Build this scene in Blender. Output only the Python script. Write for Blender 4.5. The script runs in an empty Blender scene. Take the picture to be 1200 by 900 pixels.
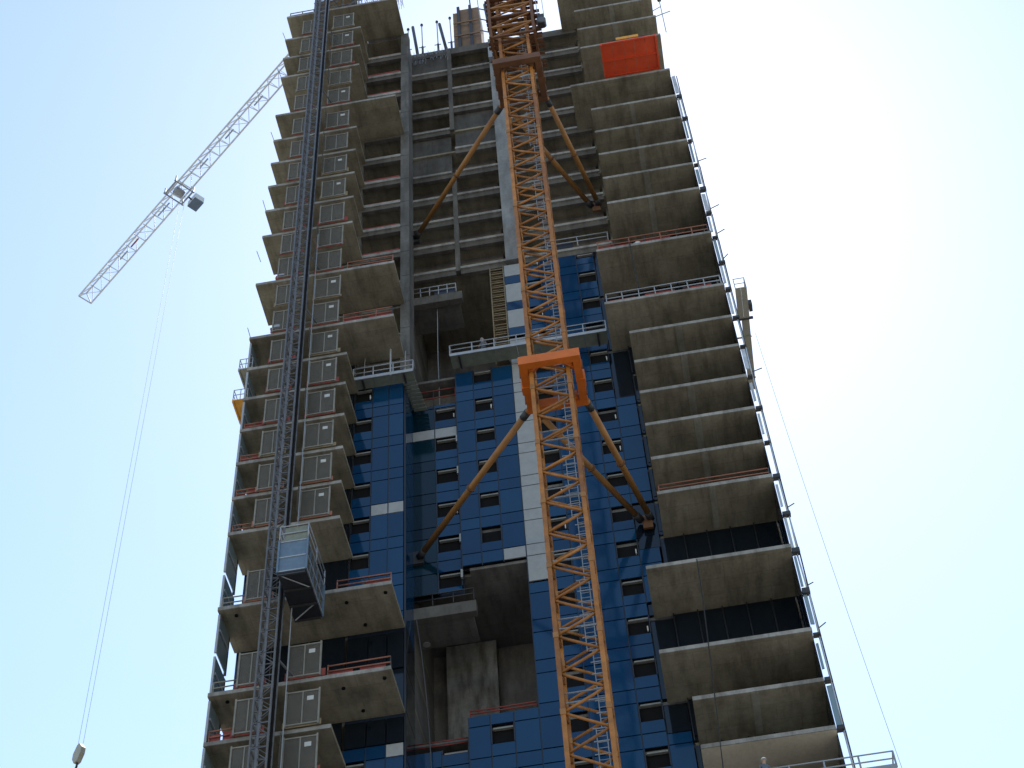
import bpy, math, random
from mathutils import Vector, Matrix, Quaternion
random.seed(7)
D = bpy.data
SC = bpy.context.scene
COL = SC.collection
R = math.radians

# ------------------------------------------------------------------ camera
cam_d = D.cameras.new('camera')
cam_d.sensor_width = 36.0
cam_d.lens = 60.0
cam_d.clip_start = 0.1
cam_d.clip_end = 20000
cam = D.objects.new('camera', cam_d)
COL.objects.link(cam)
cam.matrix_world = Matrix(((0.98501337, 0.15977581, 0.06496421, 0),
                           (0.16518183, -0.76548125, -0.62189502, 0),
                           (-0.04963490, 0.62330582, -0.78040133, 0),
                           (0, 0, 0, 1)))
SC.camera = cam

# ------------------------------------------------------------------ sky, sun, exposure
SUN_EL, SUN_AZ = 58.0, 4.5            # azimuth clockwise from the +Y axis
w = D.worlds.new('World')
SC.world = w
w.use_nodes = True
nt = w.node_tree
bg = nt.nodes['Background']
sky = nt.nodes.new('ShaderNodeTexSky')
sky.sky_type = 'NISHITA'
sky.sun_disc = False
sky.sun_elevation = R(SUN_EL)
sky.sun_rotation = R(SUN_AZ)
sky.altitude = 0
sky.air_density = 1.4
sky.dust_density = 0.24
sky.ozone_density = 0.3
nt.links.new(sky.outputs[0], bg.inputs[0])
bg.inputs[1].default_value = 0.15
sl = D.lights.new('sun', 'SUN')
sl.energy = 2.4
sl.angle = R(0.5)
sl.color = (1.0, 0.95, 0.86)
sun = D.objects.new('sun', sl)
COL.objects.link(sun)
sun.rotation_euler = (R(90 - SUN_EL), 0, R(180 - SUN_AZ))
sun.location = (30, 120, 250)
SC.view_settings.view_transform = 'Standard'
SC.view_settings.look = 'None'
SC.view_settings.gamma = 1.0
SC.view_settings.use_curve_mapping = False
SC.view_settings.exposure = 0.66
SC.cycles.max_bounces = 8
SC.cycles.transparent_max_bounces = 12

# ------------------------------------------------------------------ materials
def new_mat(name):
    m = D.materials.new(name)
    m.use_nodes = True
    t = m.node_tree
    return m, t, t.nodes['Principled BSDF']

def noise(t, vec, scale, detail=4, rough=0.6):
    n = t.nodes.new('ShaderNodeTexNoise')
    n.inputs['Scale'].default_value = scale
    n.inputs['Detail'].default_value = detail
    n.inputs['Roughness'].default_value = rough
    t.links.new(vec, n.inputs['Vector'])
    return n.outputs['Fac']

def mapping(t, vec, sc):
    m = t.nodes.new('ShaderNodeMapping')
    m.inputs['Scale'].default_value = sc
    t.links.new(vec, m.inputs['Vector'])
    return m.outputs[0]

def ramp(t, fac, stops):
    r = t.nodes.new('ShaderNodeValToRGB')
    while len(r.color_ramp.elements) < len(stops):
        r.color_ramp.elements.new(0.5)
    for e, (p, c) in zip(r.color_ramp.elements, stops):
        e.position = p
        e.color = (*c, 1)
    t.links.new(fac, r.inputs[0])
    return r.outputs[0]

def mix(t, kind, fac, a, b):
    m = t.nodes.new('ShaderNodeMix')
    m.data_type = 'RGBA'
    m.blend_type = kind
    if isinstance(fac, (int, float)):
        m.inputs[0].default_value = fac
    else:
        t.links.new(fac, m.inputs[0])
    for s, v in ((m.inputs[6], a), (m.inputs[7], b)):
        if isinstance(v, tuple):
            s.default_value = (*v, 1)
        else:
            t.links.new(v, s)
    return m.outputs[2]

def position(t):
    return t.nodes.new('ShaderNodeNewGeometry').outputs['Position']

def bump(t, bsdf, h, strength=0.3, dist=0.03):
    b = t.nodes.new('ShaderNodeBump')
    b.inputs['Strength'].default_value = strength
    b.inputs['Distance'].default_value = dist
    t.links.new(h, b.inputs['Height'])
    t.links.new(b.outputs[0], bsdf.inputs['Normal'])

def concrete(name, dark, mid, light, streak=0.5, forms=True):
    m, t, b = new_mat(name)
    p = position(t)
    big = noise(t, p, 0.35, 5, 0.65)
    c = ramp(t, big, ((0.3, dark), (0.5, mid), (0.72, light)))
    st = noise(t, mapping(t, p, (1.1, 0.22, 0.22)), 1.6, 4, 0.6)
    stc = ramp(t, st, ((0.34, (0.42, 0.39, 0.36)), (0.55, (1, 1, 1)), (0.8, (1.12, 1.1, 1.05))))
    c = mix(t, 'MULTIPLY', streak, c, stc)
    fine = noise(t, p, 5.0, 5, 0.7)
    c = mix(t, 'OVERLAY', 0.35, c, ramp(t, fine, ((0.3, (0.3, 0.3, 0.3)), (0.7, (0.7, 0.7, 0.7)))))
    if forms:
        br = t.nodes.new('ShaderNodeTexBrick')
        br.inputs['Scale'].default_value = 1.0
        br.inputs['Brick Width'].default_value = 2.44
        br.inputs['Row Height'].default_value = 1.22
        br.inputs['Mortar Size'].default_value = 0.022
        br.inputs['Mortar Smooth'].default_value = 0.4
        br.inputs['Color1'].default_value = (1, 1, 1, 1)
        br.inputs['Color2'].default_value = (0.78, 0.77, 0.75, 1)
        br.inputs['Mortar'].default_value = (0.55, 0.54, 0.52, 1)
        t.links.new(mapping(t, p, (1, 1, 1)), br.inputs['Vector'])
        c = mix(t, 'MULTIPLY', 0.55, c, br.outputs['Color'])
    t.links.new(c, b.inputs['Base Color'])
    b.inputs['Roughness'].default_value = 0.9
    bump(t, b, fine, 0.25)
    return m

def paint(name, col, rough=0.5, wear=0.3, metal=0.0, scale=2.0, dark=0.55):
    m, t, b = new_mat(name)
    p = position(t)
    n = noise(t, p, scale, 5, 0.7)
    c = mix(t, 'MULTIPLY', wear, col, ramp(t, n, ((0.35, (dark, dark * 0.95, dark * 0.9)), (0.65, (1.08, 1.08, 1.08)))))
    t.links.new(c, b.inputs['Base Color'])
    b.inputs['Roughness'].default_value = rough
    b.inputs['Metallic'].default_value = metal
    return m

def glass(name, col, rough=0.08, ior=1.6, vary=0.25):
    m, t, b = new_mat(name)
    oi = t.nodes.new('ShaderNodeObjectInfo')
    c = mix(t, 'MULTIPLY', vary, col, ramp(t, oi.outputs['Random'], ((0, (0.35, 0.45, 0.55)), (1, (1.25, 1.2, 1.15)))))
    p = position(t)
    n = noise(t, mapping(t, p, (0.8, 0.8, 0.25)), 1.2, 4, 0.6)
    c = mix(t, 'MULTIPLY', 0.3, c, ramp(t, n, ((0.3, (0.6, 0.65, 0.7)), (0.7, (1.1, 1.1, 1.1)))))
    t.links.new(c, b.inputs['Base Color'])
    b.inputs['Roughness'].default_value = rough
    b.inputs['IOR'].default_value = ior
    bump(t, b, noise(t, p, 0.7, 2, 0.5), 0.06, 0.05)
    return m

def mesh_sheet(name, col, opacity):
    m, t, b = new_mat(name)
    p = position(t)
    n = noise(t, p, 3.0, 4, 0.7)
    c = mix(t, 'MULTIPLY', 0.5, col, ramp(t, n, ((0.3, (0.5, 0.5, 0.5)), (0.7, (1.1, 1.1, 1.1)))))
    t.links.new(c, b.inputs['Base Color'])
    b.inputs['Roughness'].default_value = 0.7
    b.inputs['Alpha'].default_value = opacity
    return m

M = {}
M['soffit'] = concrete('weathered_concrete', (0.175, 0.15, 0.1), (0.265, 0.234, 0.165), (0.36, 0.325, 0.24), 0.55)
M['strip'] = concrete('paler_pour_strip', (0.2, 0.185, 0.145), (0.29, 0.275, 0.22), (0.38, 0.36, 0.3), 0.4, False)
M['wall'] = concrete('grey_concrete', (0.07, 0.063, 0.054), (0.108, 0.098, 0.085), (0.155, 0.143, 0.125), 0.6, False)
M['raw'] = concrete('raw_dark_concrete', (0.05, 0.046, 0.04), (0.085, 0.078, 0.069), (0.125, 0.115, 0.1), 0.6)
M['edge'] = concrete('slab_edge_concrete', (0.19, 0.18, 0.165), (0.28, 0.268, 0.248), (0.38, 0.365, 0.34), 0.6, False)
M['pillar'] = concrete('pale_pillar_concrete', (0.08, 0.078, 0.074), (0.12, 0.117, 0.112), (0.17, 0.166, 0.16), 0.6, False)
M['column'] = concrete('pale_column_concrete', (0.17, 0.173, 0.176), (0.23, 0.235, 0.24), (0.3, 0.305, 0.31), 0.5, False)
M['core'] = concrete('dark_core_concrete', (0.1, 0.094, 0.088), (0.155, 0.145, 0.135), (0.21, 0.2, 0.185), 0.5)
M['block'] = concrete('dark_blockwork', (0.12, 0.108, 0.098), (0.18, 0.163, 0.147), (0.24, 0.22, 0.195), 0.5, False)
M['pier'] = concrete('rough_pier_concrete', (0.15, 0.145, 0.135), (0.24, 0.235, 0.22), (0.33, 0.32, 0.3), 0.9, False)
M['beige'] = concrete('painted_beige_soffit', (0.6, 0.53, 0.41), (0.68, 0.6, 0.47), (0.74, 0.66, 0.52), 0.12, False)
M['blue'] = glass('blue_glass', (0.004, 0.042, 0.108), 0.08, 1.45, 0.42)
M['dark_glass'] = glass('dark_glass', (0.006, 0.011, 0.018), 0.06, 1.5)
M['teal_glass'] = glass('pale_side_glass', (0.22, 0.3, 0.34), 0.12, 1.5)
M['white'] = paint('white_panel', (0.33, 0.335, 0.33), 0.45, 0.25)
M['black'] = paint('black_void', (0.01, 0.01, 0.011), 0.9, 0.3)
M['black'].node_tree.nodes['Principled BSDF'].inputs['Specular IOR Level'].default_value = 0.1
M['sash'] = paint('window_sash', (0.24, 0.235, 0.21), 0.5, 0.5)
M['mullion'] = paint('dark_mullion', (0.015, 0.018, 0.026), 0.4, 0.3)
M['orange'] = paint('crane_yellow_orange', (0.45, 0.178, 0.03), 0.5, 0.6, 0, 1.6, 0.4)
def fade_by_piece(m, lo, hi):
    t = m.node_tree
    b = t.nodes['Principled BSDF']
    src = b.inputs['Base Color'].links[0].from_socket
    oi = t.nodes.new('ShaderNodeObjectInfo')
    t.links.new(mix(t, 'MULTIPLY', 1.0, src, ramp(t, oi.outputs['Random'], ((0, lo), (1, hi)))), b.inputs['Base Color'])
fade_by_piece(M['orange'], (0.62, 0.58, 0.55), (1.1, 1.1, 1.12))
M['collar'] = paint('collar_orange', (0.62, 0.145, 0.01), 0.5, 0.4, 0, 1.0)
M['strut'] = paint('strut_ochre', (0.34, 0.155, 0.04), 0.5, 0.6, 0, 0.8)
M['brown'] = paint('rusty_brown_steel', (0.15, 0.062, 0.022), 0.65, 0.6, 0, 1.0)
M['steel'] = paint('grey_steel', (0.3, 0.32, 0.35), 0.45, 0.4)
M['dark_steel'] = paint('dark_steel', (0.036, 0.035, 0.036), 0.5, 0.4)
M['mast_steel'] = paint('hoist_blue_grey_steel', (0.115, 0.12, 0.135), 0.6, 0.5)
M['cage'] = paint('cage_blue_steel', (0.12, 0.18, 0.25), 0.45, 0.4, 0, 3)
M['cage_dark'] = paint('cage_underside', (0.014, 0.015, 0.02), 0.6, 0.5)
M['gate_frame'] = paint('gate_galvanised_frame', (0.25, 0.235, 0.2), 0.6, 0.6)
M['gate_mesh'] = mesh_sheet('gate_wire_mesh', (0.13, 0.118, 0.095), 0.6)
M['sign'] = paint('white_notice', (0.55, 0.55, 0.53), 0.5, 0.3)
M['red'] = paint('red_netting', (0.26, 0.045, 0.035), 0.7, 0.6)
M['rust'] = paint('orange_red_rail', (0.34, 0.13, 0.08), 0.6, 0.5)
M['red_deck'] = paint('red_platform', (0.8, 0.09, 0.025), 0.5, 0.35, 0, 0.9)
M['yellow'] = paint('yellow_platform', (0.78, 0.36, 0.03), 0.5, 0.35)
M['screen'] = paint('pale_side_cladding', (0.5, 0.55, 0.62), 0.4, 0.6, 0, 1.2)
M['rail'] = paint('pale_rail', (0.36, 0.385, 0.43), 0.45, 0.4)
M['green_deck'] = paint('green_grey_deck', (0.2, 0.22, 0.18), 0.7, 0.5, 0, 2.5)
M['wood'] = paint('formwork_plywood', (0.24, 0.155, 0.1), 0.75, 0.6, 0, 1.2)
M['timber'] = paint('scaffold_timber', (0.26, 0.2, 0.12), 0.8, 0.6)
M['jib'] = paint('jib_grey_paint', (0.66, 0.68, 0.7), 0.45, 0.4)
M['rope'] = paint('steel_rope', (0.45, 0.45, 0.47), 0.5, 0.2)
M['black_rope'] = paint('black_rope', (0.02, 0.02, 0.02), 0.8, 0.2)
M['beige_metal'] = paint('beige_metal', (0.34, 0.32, 0.25), 0.55, 0.35)
M['teal_reflection'] = glass('teal_reflection_glass', (0.003, 0.02, 0.033), 0.1, 1.4, 0.6)  # dark reflection in the recessed bay, put into the glass colour
M['skin'] = paint('skin', (0.45, 0.27, 0.19), 0.6, 0.2)
M['vest'] = paint('grey_work_jacket', (0.12, 0.13, 0.16), 0.8, 0.3)
M['trousers'] = paint('dark_work_trousers', (0.04, 0.045, 0.06), 0.9, 0.3)
M['hat'] = paint('hard_hat_white', (0.75, 0.75, 0.72), 0.3, 0.1)

# ------------------------------------------------------------------ geometry helpers
MESHES = {}
def mesh_from(name, vs, fs, mat):
    me = D.meshes.new(name)
    me.from_pydata(vs, [], fs)
    me.materials.append(mat)
    me.update()
    return me

BOXF = ((0, 3, 2, 1), (4, 5, 6, 7), (0, 1, 5, 4), (1, 2, 6, 5), (2, 3, 7, 6), (3, 0, 4, 7))
def boxv(x0, x1, y0, y1, z0, z1):
    return [(x0, y0, z0), (x1, y0, z0), (x1, y1, z0), (x0, y1, z0),
            (x0, y0, z1), (x1, y0, z1), (x1, y1, z1), (x0, y1, z1)]

def box_mesh(sx, sy, sz, mk):
    k = ('b', round(sx, 3), round(sy, 3), round(sz, 3), mk)
    if k not in MESHES:
        MESHES[k] = mesh_from('block', boxv(-sx/2, sx/2, -sy/2, sy/2, -sz/2, sz/2), BOXF, M[mk])
    return MESHES[k]

def bar_mesh(L, r, n, mk):
    k = ('r', round(L, 2), r, n, mk)
    if k not in MESHES:
        vs, fs = [], []
        off = math.pi / n if n == 4 else 0
        for z in (0, round(L, 2)):
            for i in range(n):
                a = 2 * math.pi * i / n + off
                vs.append((r * math.cos(a), r * math.sin(a), z))
        for i in range(n):
            fs.append((i, (i + 1) % n, n + (i + 1) % n, n + i))
        fs.append(tuple(reversed(range(n))))
        fs.append(tuple(range(n, 2 * n)))
        me = mesh_from('bar', vs, fs, M[mk])
        if n > 4:
            for p in me.polygons[:n]:
                p.use_smooth = True
        MESHES[k] = me
    return MESHES[k]

ORG, ROT = {}, {}
def link(name, data, parent, loc, rot=None):
    """link an object at a world place and turn, whatever its parent's own turn is"""
    o = D.objects.new(name, data)
    COL.objects.link(o)
    v, q = Vector(loc), (rot or Quaternion())
    if parent is not None:
        o.parent = parent
        back = ROT.get(parent.name, Quaternion()).inverted()
        o.location = back @ (v - ORG[parent.name])
        lq = back @ q
    else:
        o.location = v
        lq = q
    ORG[o.name] = v
    ROT[o.name] = q.copy()
    o.rotation_mode = 'QUATERNION'
    o.rotation_quaternion = lq
    return o

def thing(name, label, cat, loc, group=None):
    o = link(name, None, None, loc)
    o['label'] = label
    o['category'] = cat
    if group:
        o['group'] = group
    return o

def tag(o, label, cat, group=None):
    o['label'] = label
    o['category'] = cat
    if group:
        o['group'] = group
    return o

def box(name, parent, mk, x0, x1, y0, y1, z0, z1, tilt=None):
    rot = None
    if tilt:
        rot = (Quaternion((0, 0, 1), tilt[0]) @ Quaternion((1, 0, 0), tilt[1]))
    return link(name, box_mesh(abs(x1 - x0), abs(y1 - y0), abs(z1 - z0), mk), parent,
                ((x0 + x1) / 2, (y0 + y1) / 2, (z0 + z1) / 2), rot)

def bar(name, parent, mk, p, q, r, n=6):
    p, q = Vector(p), Vector(q)
    d = q - p
    rot = Vector((0, 0, 1)).rotation_difference(d.normalized())
    return link(name, bar_mesh(d.length, r, n, mk), parent, p, rot)

class Soup:
    """collects boxes and bars that become one mesh (pieces too small to pick apart)"""
    def __init__(self):
        self.v, self.f = [], []
    def add(self, vs, fs):
        b = len(self.v)
        self.v += vs
        self.f += [tuple(b + i for i in f) for f in fs]
    def box(self, *a):
        self.add(boxv(*a), BOXF)
        return self
    def bar(self, p, q, r, n=4):
        p, q = Vector(p), Vector(q)
        d = (q - p)
        rot = Vector((0, 0, 1)).rotation_difference(d.normalized())
        vs = []
        for e in (p, q):
            for i in range(n):
                a = 2 * math.pi * i / n + math.pi / 4
                vs.append(tuple(e + rot @ Vector((r * math.cos(a), r * math.sin(a), 0))))
        fs = [(i, (i + 1) % n, n + (i + 1) % n, n + i) for i in range(n)]
        fs += [tuple(reversed(range(n))), tuple(range(n, 2 * n))]
        self.add(vs, fs)
        return self
    def build(self, name, mk, parent, loc, stuff=True):
        loc = Vector(loc)
        me = mesh_from(name, [tuple(Vector(v) - loc) for v in self.v], self.f, M[mk])
        o = link(name, me, parent, loc)
        if stuff:
            o['kind'] = 'stuff'
        return o

ORD = ['', 'first', 'second', 'third', 'fourth', 'fifth', 'sixth', 'seventh', 'eighth', 'ninth', 'tenth', 'eleventh',
       'twelfth', 'thirteenth', 'fourteenth', 'fifteenth', 'sixteenth', 'seventeenth', 'eighteenth', 'nineteenth',
       'twentieth', 'twenty-first', 'twenty-second', 'twenty-third', 'twenty-fourth', 'twenty-fifth', 'twenty-sixth',
       'twenty-seventh', 'twenty-eighth', 'twenty-ninth', 'thirtieth']

# ------------------------------------------------------------------ ground
def ground():
    m, t, b = new_mat('pale_site_ground')
    p = position(t)
    n1 = noise(t, p, 0.02, 6, 0.65)
    n2 = noise(t, p, 0.4, 6, 0.7)
    c = ramp(t, n1, ((0.35, (0.26, 0.235, 0.2)), (0.65, (0.36, 0.33, 0.285))))
    c = mix(t, 'OVERLAY', 0.4, c, ramp(t, n2, ((0.3, (0.35, 0.35, 0.35)), (0.7, (0.65, 0.65, 0.65)))))
    t.links.new(c, b.inputs['Base Color'])
    b.inputs['Roughness'].default_value = 0.95
    S = 6000
    me = mesh_from('ground', [(-S, -S, 0), (S, -S, 0), (S, S, 0), (-S, S, 0)], [(0, 1, 2, 3)], m)
    o = link('ground', me, None, (0, 0, -1.6))
    o['kind'] = 'structure'
ground()

# ------------------------------------------------------------------ the tower
F = [1.5, 4.6, 7.6, 10.6, 13.65, 16.7, 19.7, 22.7, 25.7, 28.75, 31.8, 34.8, 37.85, 40.85, 43.9,
     46.9, 49.88, 52.88, 55.9, 58.95, 62.0, 65.0, 68.0, 71.02, 74.0, 77.05, 80.1, 83.14, 86.15,
     89.15, 92.2, 95.2, 98.3, 101.3, 104.6, 107.9, 111.15, 114.5, 118.0, 121.2, 124.5, 127.75, 131.05, 134.85]
WIDE = (28.75, 34.8, 58.95, 65.0, 89.15, 95.2, 118.0, 134.85)
MISS = (31.8, 37.85, 62.0, 68.0, 92.2, 98.3, 121.2)     # floors without a balcony slab
XL, XR = -23.5, 7.35                                    # the tower's ends
YW, YL = 69.5, 67.2                                     # wall planes: middle and right / left block
TH = 0.21

tower = thing('unfinished_tower', 'tall concrete tower under construction, blue glass covering its lower middle', 'building', (-8, 76, -1.6))

def slabs():
    for f in F:
        lo = f - TH
        box('floor_slab', tower, 'soffit', XL + .02, -14.1, YL + .35, 87, lo, f)
        box('floor_slab', tower, 'soffit', 0.6, XR - .02, YW + .0, 87, lo, f)
        deep_a = f in (62.0, 65.0, 92.2, 95.2, 31.8, 34.8)
        ledge = f in (68.0, 98.3, 37.85)
        deep_b = deep_a or ledge
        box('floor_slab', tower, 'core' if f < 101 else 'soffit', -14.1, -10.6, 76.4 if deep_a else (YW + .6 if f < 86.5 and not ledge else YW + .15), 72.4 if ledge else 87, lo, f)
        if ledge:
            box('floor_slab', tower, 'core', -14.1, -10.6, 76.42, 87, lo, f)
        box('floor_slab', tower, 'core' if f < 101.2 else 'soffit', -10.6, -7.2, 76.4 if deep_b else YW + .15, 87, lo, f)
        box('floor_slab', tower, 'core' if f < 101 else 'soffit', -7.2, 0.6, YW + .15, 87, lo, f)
        if f in MISS or f < 40:
            continue
        wide = f in WIDE
        # right balconies
        y0, x0 = (65.65, -0.45) if wide else (66.0, 0.82)
        mk = 'beige' if f == 52.88 else 'soffit'
        s = box('balcony_slab', tower, mk, x0, XR, y0, YW, lo - .02, f + .001)
        box('slab_edge', s, 'edge', x0 + .003, XR - .003, y0 - .05, y0 - .002, lo - .015, f + .02)
        if not wide and f > 53:
            box('pour_strip', s, 'strip', 3.75 + random.uniform(-.05, .05), 4.12 + random.uniform(-.04, .04), y0 + .01, YW - .3, lo - .036, lo - .022)
        y0, x1 = (63.8, -13.95) if wide else (64.0, -17.0)
        s = box('balcony_slab', tower, 'soffit', XL, x1, y0, YL, lo - .02, f + .001)
        box('slab_edge', s, 'edge', XL + .003, x1 - .003, y0 - .05, y0 - .002, lo - .015, f + .02)
        if wide and f < 70:
            for x, y in ((-14.4, y0 + .5), (-16.6, y0 + .8), (-16.0, y0 + 2.7), (-22.6, y0 + .5)):
                bar('tie_hole_stub', s, 'black', (x, y, lo - .10), (x, y, lo - .021), .1, 8)  # black stubs added to stand in for dark tie holes
slabs()

def walls():
    # shafts and blockwork behind the facade, so that openings are dark as in a building
    for i, f in enumerate(F[:-1]):
        if f < 40:
            continue
        h = F[i + 1] - TH
        box('infill_wall', tower, 'block', XL + .3, -14.2, 70.6, 70.75, f, h)
        box('infill_wall', tower, 'core', 0.7, XR - .3, 70.6 + .01, 70.75, f, h)
        if not (58 < f < 71 or 89 < f < 98.35):
            box('infill_wall', tower, 'block', -14.0, -7.3, 70.9, 71.05, f, h)
        box('infill_wall', tower, 'block', -7.1, 0.5, 70.9, 71.05, f, h)
    # body of the tower below the view
    box('lower_wall', tower, 'wall', XL, XR, 70.9, 71.2, -1.6, 40.5)
    box('rear_wall', tower, 'wall', XL, XR, 87.0, 87.3, -1.6, 134)
    for x in (XL + .05, XR - .35):
        box('end_wall', tower, 'wall', x, x + .3, 71.3, 86.9, -1.6, 134)
    # the two deep recesses (double-height openings)
    for z0, z1, zl in ((58.1, 70.75, 68.0), (86.6, 101.03, 98.3)):
        box('recess_wall', tower, 'core', -14.1, -7.2, 76.4, 76.7, z0 - .1, z1)
        box('recess_wall', tower, 'core', -14.3, -14.102, YW + .2, 76.4, z0 - .1, z1 - .01)
        box('recess_wall', tower, 'core', -7.19, -7.0, YW + .2, 76.4, z0 - .1, z1 - .01)
        box('ledge_beam', tower, 'wall', -14.08, -10.3, YW + .0, YW + .5, zl - .55, zl + .3)
    box('concrete_pier', tower, 'pier', -13.15, -10.1, 75.6, 76.38, 56, 70.7)
    box('concrete_pier', tower, 'core', -8.3, -7.22, 72.2, 76.38, 87, 100.9)
walls()

def upper_grid():
    # bare concrete frame above the glass: (left, right, floors left out)
    bays = ((-14.05, -10.65, (118.0,)), (-10.3, -6.97, (121.2,)), (-6.05, 0.7, ()))
    for f in F:
        if f < 101:
            continue
        for a, b, skip in bays:
            if f in skip:
                continue
            if f == 134.85:
                box('parapet_beam', tower, 'raw' if a < -14 else 'wall', a, b, YW, YW + .3, f - .75, f + .25)
                continue
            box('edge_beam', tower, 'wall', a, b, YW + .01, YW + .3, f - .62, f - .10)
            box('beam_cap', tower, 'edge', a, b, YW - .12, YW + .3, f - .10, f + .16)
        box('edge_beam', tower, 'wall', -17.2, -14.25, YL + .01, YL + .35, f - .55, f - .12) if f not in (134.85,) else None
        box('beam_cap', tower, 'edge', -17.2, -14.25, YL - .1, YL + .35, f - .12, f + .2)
    # blank walls of the double-height cells
    box('blank_wall', tower, 'raw', -14.05, -10.65, YW + .32, YW + .5, 114.7, 121.0)
    box('blank_wall', tower, 'raw', -10.3, -6.97, YW + .32, YW + .5, 118.2, 124.2)
    box('blank_wall', tower, 'raw', -14.05, -10.65, YW + .1, YW + .28, 131.2, 134.2)
    # posts and columns
    for z0, z1 in ((101.0, 114.0), (121.0, 135.0)):
        box('concrete_post', tower, 'wall', -10.65, -10.3, YW - .1, YW + .35, z0, z1)
    box('white_column', tower, 'column', -6.97, -6.05, YW - .3, YW + .3, 101.0, 135.0)
    box('corner_mullion', tower, 'mullion', -14.0, -13.9, YL + .04, YL + .14, 40, 86.2)
    for i, f in enumerate(F):
        if f >= 86 and i + 1 < len(F):
            box('corner_pillar', tower, 'pillar', -14.25, -13.6, YL + .0, YL + .7, f + .02, F[i + 1] - .02)
            box('grid_column', tower, 'wall', -17.75, -17.2, YL + .0, YL + .6, f + .01, F[i + 1] - TH)
            box('side_wall', tower, 'core', -14.1, -13.75, YL + .7, YW + .0, f + .02, F[i + 1] - .02)
upper_grid()

# ---- curtain wall: a grid of panels, each one an object
JG = 0.035
def tilt():
    return (random.gauss(0, .0035), random.gauss(0, .0035))

def panel(name, mk, x0, x1, y, z0, z1):
    return box(name, tower, mk, x0 + JG, x1 - JG, y, y + .07, z0 + JG, z1 - JG, tilt())

def window(x0, x1, y, z0, z1):
    wd = box('window', tower, 'black', x0 + .03, x1 - .03, y + .20, y + .24, z0 + .02, z1 - .02)  # black sheet stands in for the shaded room behind the opening
    box('jamb', wd, 'mullion', x0 + .0, x0 + .06, y + .0, y + .24, z0, z1)
    box('jamb', wd, 'mullion', x1 - .06, x1 - .0, y + .0, y + .24, z0, z1)
    a = random.uniform(.3, .42)
    if random.random() < .8:
        box('sash', wd, 'sash', x0 + .14, x1 - .08, y - .02, y + .16, z1 - a + .05, z1 - a + .15)
    if random.random() < .3:
        box('window_stay', wd, 'sign', x1 - .2, x1 - .13, y - .06, y + .05, z0 + .1, z0 + .45)

def cw_column(x0, x1, y, z0, z1, kind='plain', mk='blue', white=()):
    box('mullion', tower, 'mullion', x0 - .03, x0 + .03, y + .03, y + .25, z0, z1)
    for i, f in enumerate(F[:-1]):
        nf = F[i + 1]
        pieces = [('spandrel_panel', f + .05, f + 1.0)]
        if kind == 'window':
            pieces += [('glass_panel', f + 1.0, nf - 1.22), ('window', nf - 1.22, nf + .05)]
        else:
            pieces += [('glass_panel', f + 1.0, nf + .05)]
        for nm, a, b in pieces:
            a, b = max(a, z0), min(b, z1)
            if b - a < .25 or a < 40:
                continue
            if nm == 'window':
                window(x0, x1, y, a, b)
                continue
            m = mk
            for wz in white:
                if a <= wz <= b:
                    m = 'white' if mk != 'white' else 'blue'
            panel(nm, m, x0, x1, y, a, b)

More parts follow.
